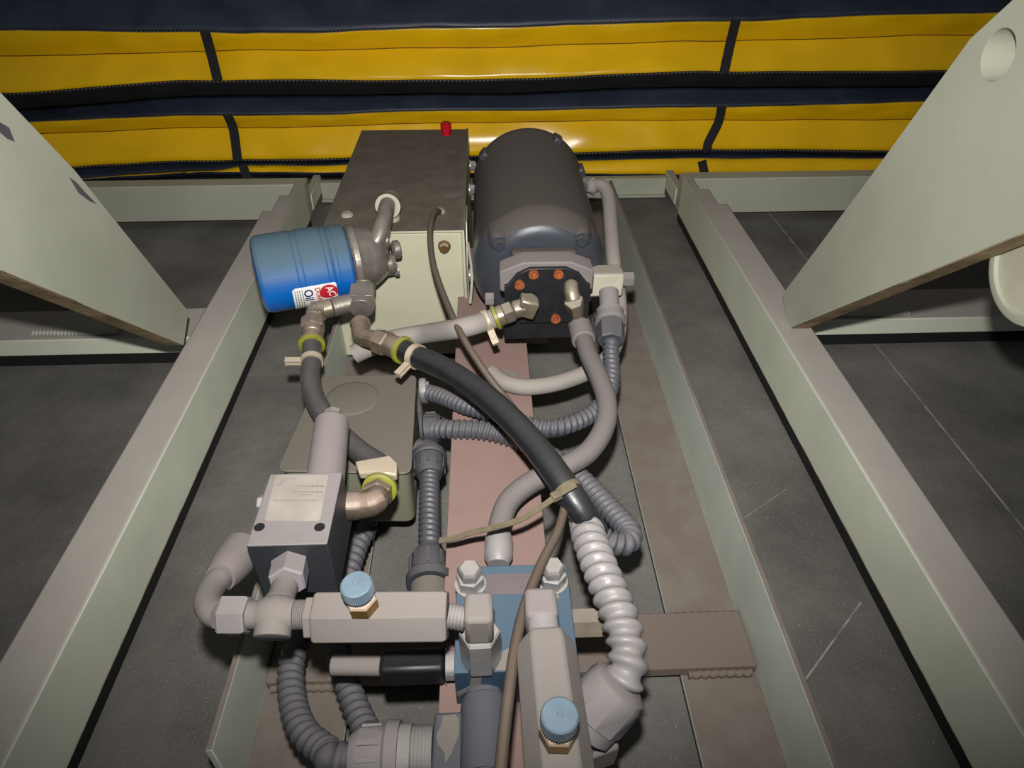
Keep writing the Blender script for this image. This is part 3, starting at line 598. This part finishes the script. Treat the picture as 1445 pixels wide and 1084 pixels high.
# second spiral conduit from the box, passing under the black hose and turning back
def glandset(parent, p, d, r, m='gland', l1=.020, l2=.010, n=10):
    p, d = V(p), V(d).normalized(); mb = MB().turn(p, d, [(0, r * 1.12), (l2 * .8, r * 1.15), (l2, r * 1.05)], 32); link('gland_collar', mb, m, parent)
    mb = MB(); mb.turn(p + d * (l2 + .0003), d, [(0, r * .98), (l1 * .75, r * .94), (l1, r * .74)], n * 2)
    for k in range(n):
        a_ = (V((0, 0, 1)) - d * d.z).normalized(); b_ = d.cross(a_); th = 2 * math.pi * k / n
        q = p + d * (l2 + l1 * .4) + (a_ * math.cos(th) + b_ * math.sin(th)) * r * .95; mb.box(q, (r * .16, l1 * .6, r * .16), Matrix((a_ * math.cos(th) + b_ * math.sin(th), d, (a_ * math.cos(th) + b_ * math.sin(th)).cross(d))).transposed())
    return link('gland_nut', mb, m, parent)
t = thing('looping_spiral_conduit', 'grey corrugated conduit from the junction box ending in a tight loop on the right', 'conduit', A(680, 607, .15))
glandset(t, A(596, 606, .134), (1, .0, .08), .0205, 'gland', .020, .004)
pts = [A(614, 606, .142), A(640, 606, .150), A(685, 608, .154), A(735, 622, .154), A(785, 650, .158), A(828, 684, .160), A(862, 720, .163), A(888, 750, .168), A(884, 766, .172), A(864, 766, .176), A(846, 758, .18)]
link('spiral', MB().tube(pts, .0108, 18, rib=.0015, pitch=.0075), 'conduit', t, ang=80)
# pale spiral conduit on the right
t = thing('pale_spiral_conduit', 'paint spattered pale grey corrugated conduit arching down at the right of the blue manifold', 'conduit', A(880, 900, .19))
pts = [A(827, 738, .190), A(831, 758, .200), A(842, 790, .207), A(858, 830, .211), A(873, 868, .211), A(883, 905, .207), A(885, 940, .2), A(878, 968, .19)]
link('spiral', MB().tube(pts, .0142, 24, rib=.0023, pitch=.0128), 'conduitpale', t, ang=80)
link('rounded_end', MB().sphere(A(827, 740, .190), .0145), 'conduitpale', t)
a, b = A(880, 962, .192), A(832, 1016, .165); d = (b - a).normalized(); ll = (b - a).length
mb = MB().turn(a, d, [(0, .017), (.004, .0235), (ll * .25, .0255), (ll * .85, .0255), (ll * .86, .024)], 10); link('gland_nut', mb, 'glandpale', t)
mb = MB().turn(a + d * ll * .87, d, [(0, .0245), (.010, .0245), (.012, .022), (.0121, .016), (.02, .016), (.0201, .0185), (.03, .0185)], 12); link('gland_collar', mb, 'glandpale', t)
q = A(838, 1050, .135); link('side_fitting', MB().box(q, (.03, .03, .03), Matrix.Rotation(.3, 3, 'Z')), 'beige', t, bevel=.003)

# short dark conduit lengthwise below the box
t = thing('short_dark_conduit', 'short dark corrugated conduit with black glands at both ends, left of the maroon channel', 'conduit', A(605, 720, .12))
zc = .128; a = A(606, 646, zc); b = A(606, 826, zc)
d = (b - a).normalized(); glandset(t, a - d * .004, d, .0185, 'gland', .026, .009); glandset(t, b + d * .0, -d, .0205, 'gland', .030, .011)
link('spiral', MB().tube([a + d * .028, a.lerp(b, .5) + V((0, 0, .001)), b - d * .036], .0107, 18, rib=.0014, pitch=.0076), 'conduitdark', t, ang=80)
link('end_collar', MB().cyl(b + d * .0005, b + d * .028, .0185, 28, .001), 'jb', t)
mb = MB().tube([a - d * .002, a - d * .014 + V((0, 0, -.004)), a - d * .022 + V((-.012, 0, -.008))], .015, 18); link('box_elbow', mb, 'conduit', t)

# ================================================================== MANIFOLD
zt, zbm = .19, .1405
TL, BRm = A(645, 800, zt), A(819, 948, zt); xl, xr, yf_, yn = TL.x, A(800, 800, zt).x, TL.y, A(645, 950, zt).y
ma_ = thing('valve_manifold', 'blue painted steel manifold block with two tall zinc bolts, on the maroon channel', 'manifold', ((xl + xr) / 2, (yf_ + yn) / 2, zbm))
link('block', MB().bx(xl, xr, yn, yf_, zbm, zt), 'manifold', ma_, bevel=.001)
P = [A(686, 811, zt), A(760, 809, zt), A(764, 838, zt), A(684, 840, zt)]; link('dust_pad', MB().prism([p + V((0, 0, .0001)) for p in P], (0, 0, .0005)), 'mauve', ma_)
P = [A(771, 838, zt), A(788, 837, zt), A(789, 845, zt), A(772, 845, zt)]; link('small_mark', MB().prism([p + V((0, 0, .0001)) for p in P], (0, 0, .0004)), 'beige', ma_)
P = [A(700, 925, zt), A(735, 905, zt), A(775, 900, zt), A(775, 946, zt), A(690, 947, zt)]; link('bare_patch', MB().prism([p + V((0, 0, .0001)) for p in P], (0, 0, .0004)), 'beige', ma_)
P = [(xl + .014, yn, zt - .001), (xl + .022, yn, zt - .001), (xl + .021, yn, zt - .02), (xl + .024, yn, zt - .028), (xl + .012, yn, zt - .026), (xl + .002, yn, zt - .036), (xl + .001, yn, zt - .03), (xl + .012, yn, zt - .02)]
link('drip', MB().prism([V(p) for p in P], (0, -.0004, 0)), 'beige', ma_)
for px, py in ((664, 826), (779, 822)):
    p = A(px, py, zt + .0002); mb = MB().turn(p, (0, 0, 1), [(0, .014), (.002, .014)], 24); mb.turn(p + V((0, 0, .002)), (0, 0, 1), [(0, .0115), (.001, .0125), (.011, .0125), (.012, .0115)], 6, .3)
    mb.turn(p + V((0, 0, .0141)), (0, 0, 1), [(0, .0095), (.001, .0105), (.008, .0105), (.011, .0085)], 6, .5); link('bolt', mb, 'zinc', ma_)
p0_ = A(812, 880, .168); mb = MB(); hexn(mb, V((xr + .0003, p0_.y, .168)), V((xr + .032, p0_.y, .168)), .0135, 6, math.pi / 6); link('hex_plug', mb, 'plated', ma_)
# solenoid stem to the left of the block
y_ = A(600, 944, .158).y; mb = MB().turn((xl - .0003, y_, .162), (-1, 0, 0), [(0, .012), (.008, .012), (.0081, .015)], 20); link('stem_collar', mb, 'zinc', ma_)
link('stem', MB().box((xl - .036, y_, .162), (.054, .022, .026)), 'black', ma_, bevel=.004)
link('stem_end', MB().cyl((xl - .0635, y_ + .002, .162), (xl - .105, y_ + .004, .162), .0085, 20, .001), 'beige', ma_)

def flow_valve(p0, d, length, r, ph, knob_at, label, elbow_dir):
    p0 = V(p0); d = V(d).normalized(); t = thing('flow_control_valve', label, 'hydraulic valve', p0)
    mb = MB(); mb.turn(p0, d, [(0, r * .80), (.006, r * .80), (.0061, r * .93), (.0085, r), (length - .003, r), (length, r * .93)], 6, ph); link('valve_body', mb, 'beige', t, bevel=.0008)
    q = p0 + d * knob_at[0] + V(knob_at[1]); up = V(knob_at[2]).normalized()
    mb = MB(); hexn(mb, q, q + up * .012, .0115, 6, .4); mb.cyl(q + up * .012, q + up * .018, .006, 16); link('gland_nut', mb, 'brass', t)
    n = 40; mb = MB(); r0 = .0107
    prof = [(.0183, r0 * .7), (.0185, r0), (.0285, r0), (.0295, r0 * .93), (.0297, .0018), (.029, .0012)]
    kb = MB(); a_ = V((1, 0, 0)) if abs(up.x) < .9 else V((0, 1, 0)); kb.turn(q, up, prof, n * 2)
    for i in (1, 2):
        for k in range(n * 2):
            idx = i * n * 2 + k
            if k % 2: ctr = q + up * prof[i][0]; kb.v[idx] = ctr + (kb.v[idx] - ctr) * 1.07
    link('knob', kb, 'knob', t, ang=20, label='pale blue knurled knob')
    return t
v1a, v1b = A(434, 871, .252), A(632, 869, .252); d1 = (v1b - v1a).normalized(); rr = .0205
fv = flow_valve(v1a, d1, (v1b - v1a).length, rr, math.radians(36), (.0, (0, 0, 0), (0, 0, 1)), 'dusty hexagonal flow valve lying crosswise, left of the blue manifold', None)
# re-place knob of the first valve above its upper face
for o in [o for o in fv.children if o.name.startswith(('gland_nut', 'knob'))]: bpy.data.objects.remove(o)
def knob(t, q, up):
    up = V(up).normalized(); q = V(q); mb = MB(); hexn(mb, q, q + up * .012, .0118, 6, .45); mb.cyl(q + up * .012, q + up * .018, .006, 16); link('gland_nut', mb, 'brass', t)
    n = 84; r0 = .0107; prof = [(.0183, r0 * .7), (.0185, r0), (.0285, r0), (.0295, r0 * .93), (.0297, .0018), (.029, .0012)]; kb = MB().turn(q, up, prof, n)
    for i in (1, 2):
        for k in range(1, n, 2): ctr = q + up * prof[i][0]; kb.v[i * n + k] = ctr + (kb.v[i * n + k] - ctr) * 1.07
    link('knob', kb, 'knob', t, ang=20, label='pale blue knurled knob')
knob(fv, A(513, 857, .2685), (-.05, -.02, 1))
def elbow_set(t, a, b, blk, down, nut=True):
    """thread from the valve to a block, then a nut down to the manifold"""
    mb = MB(); L_ = (V(b) - V(a)).length; k = max(3, int(L_ / .0022)); pr_ = []
    for i in range(k): pr_ += [(L_ * i / k, .0088), (L_ * (i + .5) / k, .0098)]
    mb.turn(a, V(b) - V(a), pr_ + [(L_, .0088)], 24); link('thread', mb, 'zinc', t)
    mb = MB().box(blk, (.0215, .026, .032)); link('elbow_block', mb, 'beige', t, bevel=.004)
    e_ = V(down); mb = MB(); s_ = V(blk) - V((0, 0, .0162)); hexn(mb, s_ - V((0, 0, .001)), V((s_.x, s_.y, e_.z + .0005)), .0162, 6, .5); link('union_nut', mb, 'zinc', t)
b_ = A(676, 872, .250); elbow_set(fv, v1b, b_ - V((.0105, 0, 0)), b_, (0, 0, zt))
# tee at the left end of the first valve
tc_ = A(388, 868, .252)
t = thing('branch_tee', 'beige dusty tee fitting joining the crosswise flow valve, the relief valve and a side pipe', 'pipe fitting', tc_)
mb = MB(); nb = tc_ + d1 * .0; A1 = A(352, 868, .252)
mb.turn(A1, d1, [(0, .0105), (.006, .0105), (.008, .0115), (.012, .0135), (.020, .0150), (.028, .0135), (.032, .0115), (.034, .0105)], 24)
up_ = (A(408, 812, .240) - tc_).normalized(); mb.turn(tc_, up_, [(0, .013), (.014, .012), (.018, .0105), (.032, .0105)], 24); mb.turn(tc_, V((0, -.75, -.3)), [(0, .0135), (.016, .0135), (.0165, .0125)], 28)
link('tee_body', mb, 'beige', t)
mb = MB(); q1 = A1 + d1 * .034; L_ = (v1a - q1).length; k = 7; mb.turn(q1 + d1 * .0002, d1, sum([[(L_ * i / k, .0098), (L_ * (i + .5) / k, .0108)] for i in range(k)], []) + [(L_ - .0003, .0098)], 24); link('thread', mb, 'beige', t)
mb = MB(); n0, n1 = A(405, 824, .243), A(411, 796, .237); hexn(mb, n0, n1, .0155); mb.turn(n1, n1 - n0, [(0, .011), (.002, .011), (.0021, .0165), (.005, .0165)], 24); link('upper_nut', mb, 'glandpale', t)
mb = MB(); hexn(mb, A1 - d1 * .0003, A(312, 868, .252), .0152, 6, .5); link('side_nut', mb, 'glandpale', t)
t = thing('side_pipe', 'short bent beige pipe rising left of the tee towards the black relief valve', 'pipe', A(300, 850, .24))
mb = MB().tube([A(311, 868, .25), A(300, 864, .248), A(293, 850, .243), A(298, 832, .236), A(308, 818, .232)], .0105, 18); link('bend', mb, 'beige', t)
mb = MB().turn(A(306, 822, .232), A(348, 770, .21) - A(306, 822, .232), [(0, .0105), (.006, .0105), (.0061, .0125), (.012, .0145), (.024, .0165), (.05, .0185)], 24); link('socket', mb, 'greydust', t)

# second flow valve, lengthwise
v2a, v2b = A(769, 903, .256), A(797, 1150, .262); d2 = (v2b - v2a).normalized()
f2 = thing('flow_control_valve', 'dusty hexagonal flow valve lying lengthwise, its blue knob nearest the camera', 'hydraulic valve', v2a)
mb = MB().turn(v2a, d2, [(0, .0165), (.002, .0205), (.010, .0218), ((v2b - v2a).length, .0222)], 6, math.radians(30)); link('valve_body', mb, 'beige', f2, bevel=.002)
knob(f2, A(787, 1040, .2808), (0, -.03, 1))
b_ = A(763, 862, .248); mb = MB().turn(v2a - d2 * .0003, -d2, sum([[(.0022 * i, .0098), (.0022 * i + .0011, .011)] for i in range(7)], []), 24); link('thread', mb, 'glandpale', f2)
link('elbow_block', MB().box(b_, (.0245, .026, .026)), 'greydust', f2, bevel=.004); mb = MB(); hexn(mb, b_ - V((0, 0, .0135)), V((b_.x, b_.y, zt + .0005)), .0125); link('union_nut', mb, 'greydust', f2)

# ================================================================== RELIEF VALVE
rz = .26; q = [A(347, 771, rz), A(461, 771, rz), A(486, 666, rz), A(378, 667, rz)]
xa, xb, ya, yb_ = q[0].x, q[1].x, q[0].y, q[2].y
rv = thing('relief_valve', 'square black relief valve block with a pale nameplate and a long grey cartridge', 'hydraulic valve', ((xa + xb) / 2, (ya + yb_) / 2, .19))
link('block', MB().bx(xa, xb, ya, yb_, .195, rz), 'relief', rv, bevel=.0012)
for px, py in ((366, 744), (451, 744)): link('bolt_hole', MB().turn(A(px, py, rz + .00015), (0, 0, 1), [(0, .0045), (.0002, .0045)], 20), 'hole', rv)
P = [A(373, 736, rz), A(452, 736, rz), A(464, 671, rz), A(390, 671, rz)]
npl = link('nameplate', MB().prism([p + V((0, 0, .0001)) for p in rounded(P, .003)], (0, 0, .0006)), 'nameplate', rv, label='pale dusty nameplate')
mb = MB(); zz = rz + .0009
mb.prism([A(389, 686, zz), A(401, 676, zz), A(399, 685, zz)], (0, 0, .0001))
for (a, b, y) in ((404, 418, 676), (420, 452, 687), (410, 456, 695), (386, 448, 707), (420, 440, 699)):
    x = a
    while x < b:
        l_ = random.uniform(2, 6); mb.prism([A(x, y, zz), A(x + l_, y, zz), A(x + l_, y - 1.6, zz), A(x, y - 1.6, zz)], (0, 0, .0001)); x += l_ + 1.4
link('faint_print', mb, 'faint', rv)
c0 = V(((xa + xb) / 2 + .012, yb_, .236)); c1 = A(469, 592, .243); dd = (c1 - c0).normalized(); ll = (c1 - c0).length
mb = MB().turn(c0, dd, [(0, .018), (ll * .6, .0176), (ll - .006, .0172), (ll, .0125), (ll + .0001, .007), (ll + .004, .007)], 36); link('cartridge', mb, 'greydust', rv, label='dusty grey cylindrical cartridge')
mb = MB(); hexn(mb, c1 + dd * .004, c1 + dd * .012, .0085); link('adjuster', mb, 'greydust', rv)
q_ = A(352, 714, .238); mb = MB(); hexn(mb, V((xa + .0005, q_.y, .24)), V((xa - .010, q_.y, .24)), .008); link('side_plug', mb, 'zinc', rv)

# ================================================================== BOTTOM BODY AND LOWER CONDUITS
zc = .165; s0 = A(612, 1000, zc); e0 = A(722, 1000, zc)
t = thing('pipe_tee_block', 'slate grey pipe tee with a peeled tan patch at the near side of the manifold', 'pipe fitting', ((s0.x + e0.x) / 2, s0.y - .03, .12))
cy = s0.y - .022; hx = (s0.x + e0.x) / 2 + .009
link('tee_block', MB().bx(s0.x, e0.x - .014, s0.y - .047, s0.y - .001, .125, zc - .003), 'slate', t, bevel=.003)
link('barrel', MB().turn((hx, s0.y - .049, .1555), (0, 1, 0), [(0, .018), (.002, .0195), (.05, .0195), (.058, .0185), (.060, .0155), (.0655, .0155)], 36), 'slate', t, ang=30)
P = [(.12, .98), (.35, 1.0), (.42, .9), (.42, .6), (.30, .28), (.20, .12), (.18, .3), (.06, .45), (.02, .62), (.1, .8)]
W_ = .07; link('peeled_patch', MB().prism([V((s0.x + .002 + a * W_ * .62, s0.y - .046 + b * .042, zc - .0029)) for a, b in P], (0, 0, .0004)), 'tan', t)
link('end_face', MB().turn((hx, s0.y - .0492, .1555), (0, -1, 0), [(0, .0165), (.004, .0165), (.0041, .012), (.012, .012)], 28), 'beige', t)
yL = s0.y - .026; zL = .145
mb = MB(); k = 6; mb.turn((s0.x - .0003, yL, zL), (-1, 0, 0), sum([[(.0028 * i, .0205), (.0028 * i + .0014, .0215)] for i in range(k)], []) + [(.0165, .0205), (.0167, .0225), (.026, .0225)], 32); link('nipple', mb, 'zinc', t)
t2 = thing('lower_left_conduit', 'dusty corrugated conduit curving round into the pale gland left of the tee block', 'conduit', (s0.x - .05, yL, .1))
glandset(t2, (s0.x - .0265, yL, zL), (-1, 0, 0), .0225, 'glandpale', .026, .012, 12)
g = V((s0.x - .060, yL, zL)); pts = [g, g + V((-.02, 0, -.002)), A(462, 1062, .132), A(430, 1035, .12), A(414, 995, .108), A(410, 955, .1), A(414, 925, .098), A(424, 900, .096), A(436, 870, .095)]
link('spiral', MB().tube(pts, .0112, 18, rib=.0015, pitch=.0098), 'conduit', t2, ang=80)
t3 = thing('hanging_spiral_conduit', 'corrugated conduit hanging under the crosswise flow valve, right of the curving one', 'conduit', A(500, 990, .1))
pts = [A(520, 740, .085), A(503, 775, .085), A(488, 830, .085), A(478, 900, .086), A(482, 940, .09), A(497, 985, .097), A(512, 1020, .105), A(520, 1036, .11)]
link('spiral', MB().tube(pts, .0108, 18, rib=.0015, pitch=.0098), 'conduit', t3, ang=80)

# ================================================================== CABLE AND TIE
pts = [A(620, 299, .262), A(615, 298, .268), A(609, 312, .268), A(607, 338, .262), A(612, 375, .252), A(628, 422, .242), A(653, 476, .238), A(688, 530, .215), A(722, 573, .196), A(755, 618, .196), A(783, 662, .202), A(797, 702, .206), A(789, 745, .212), A(763, 798, .222), A(740, 858, .236),
       A(727, 915, .246), A(718, 980, .25), A(710, 1050, .25), A(706, 1100, .25), A(704, 1160, .25)]
tag(link('brown_cable', MB().tube(pts, .0044, 14), 'cable'), 'thin brown black cable running from the tank lid over the blue manifold', 'cable')
t = thing('cable_tie', 'amber nylon cable tie looped round the thick black hose, its long tail pointing left', 'cable tie', A(800, 690, .22))
hp_ = A(822, 722, .214); hd_ = (A(833, 742, .194) - A(806, 700, .216)).normalized()
kc = A(801, 694, .2175); kd = (A(806, 700, .216) - A(775, 655, .224)).normalized()
link('loop', MB().turn(kc - kd * .003, kd, [(0, .0141), (0, .0156), (.006, .0156), (.006, .0141)], 32), 'tie', t)
link('head', MB().box(A(785, 700, .231), (.010, .008, .007), Matrix.Rotation(.5, 3, 'Z')), 'tie', t, bevel=.001)
link('tail', MB().ribbon([A(812, 684, .236), A(787, 699, .232), A(765, 715, .226), A(735, 733, .217), A(700, 744, .207), A(668, 751, .196), A(640, 760, .186), A(620, 763, .18)], .0058, .0013, (0, 1, .2)), 'tie', t)
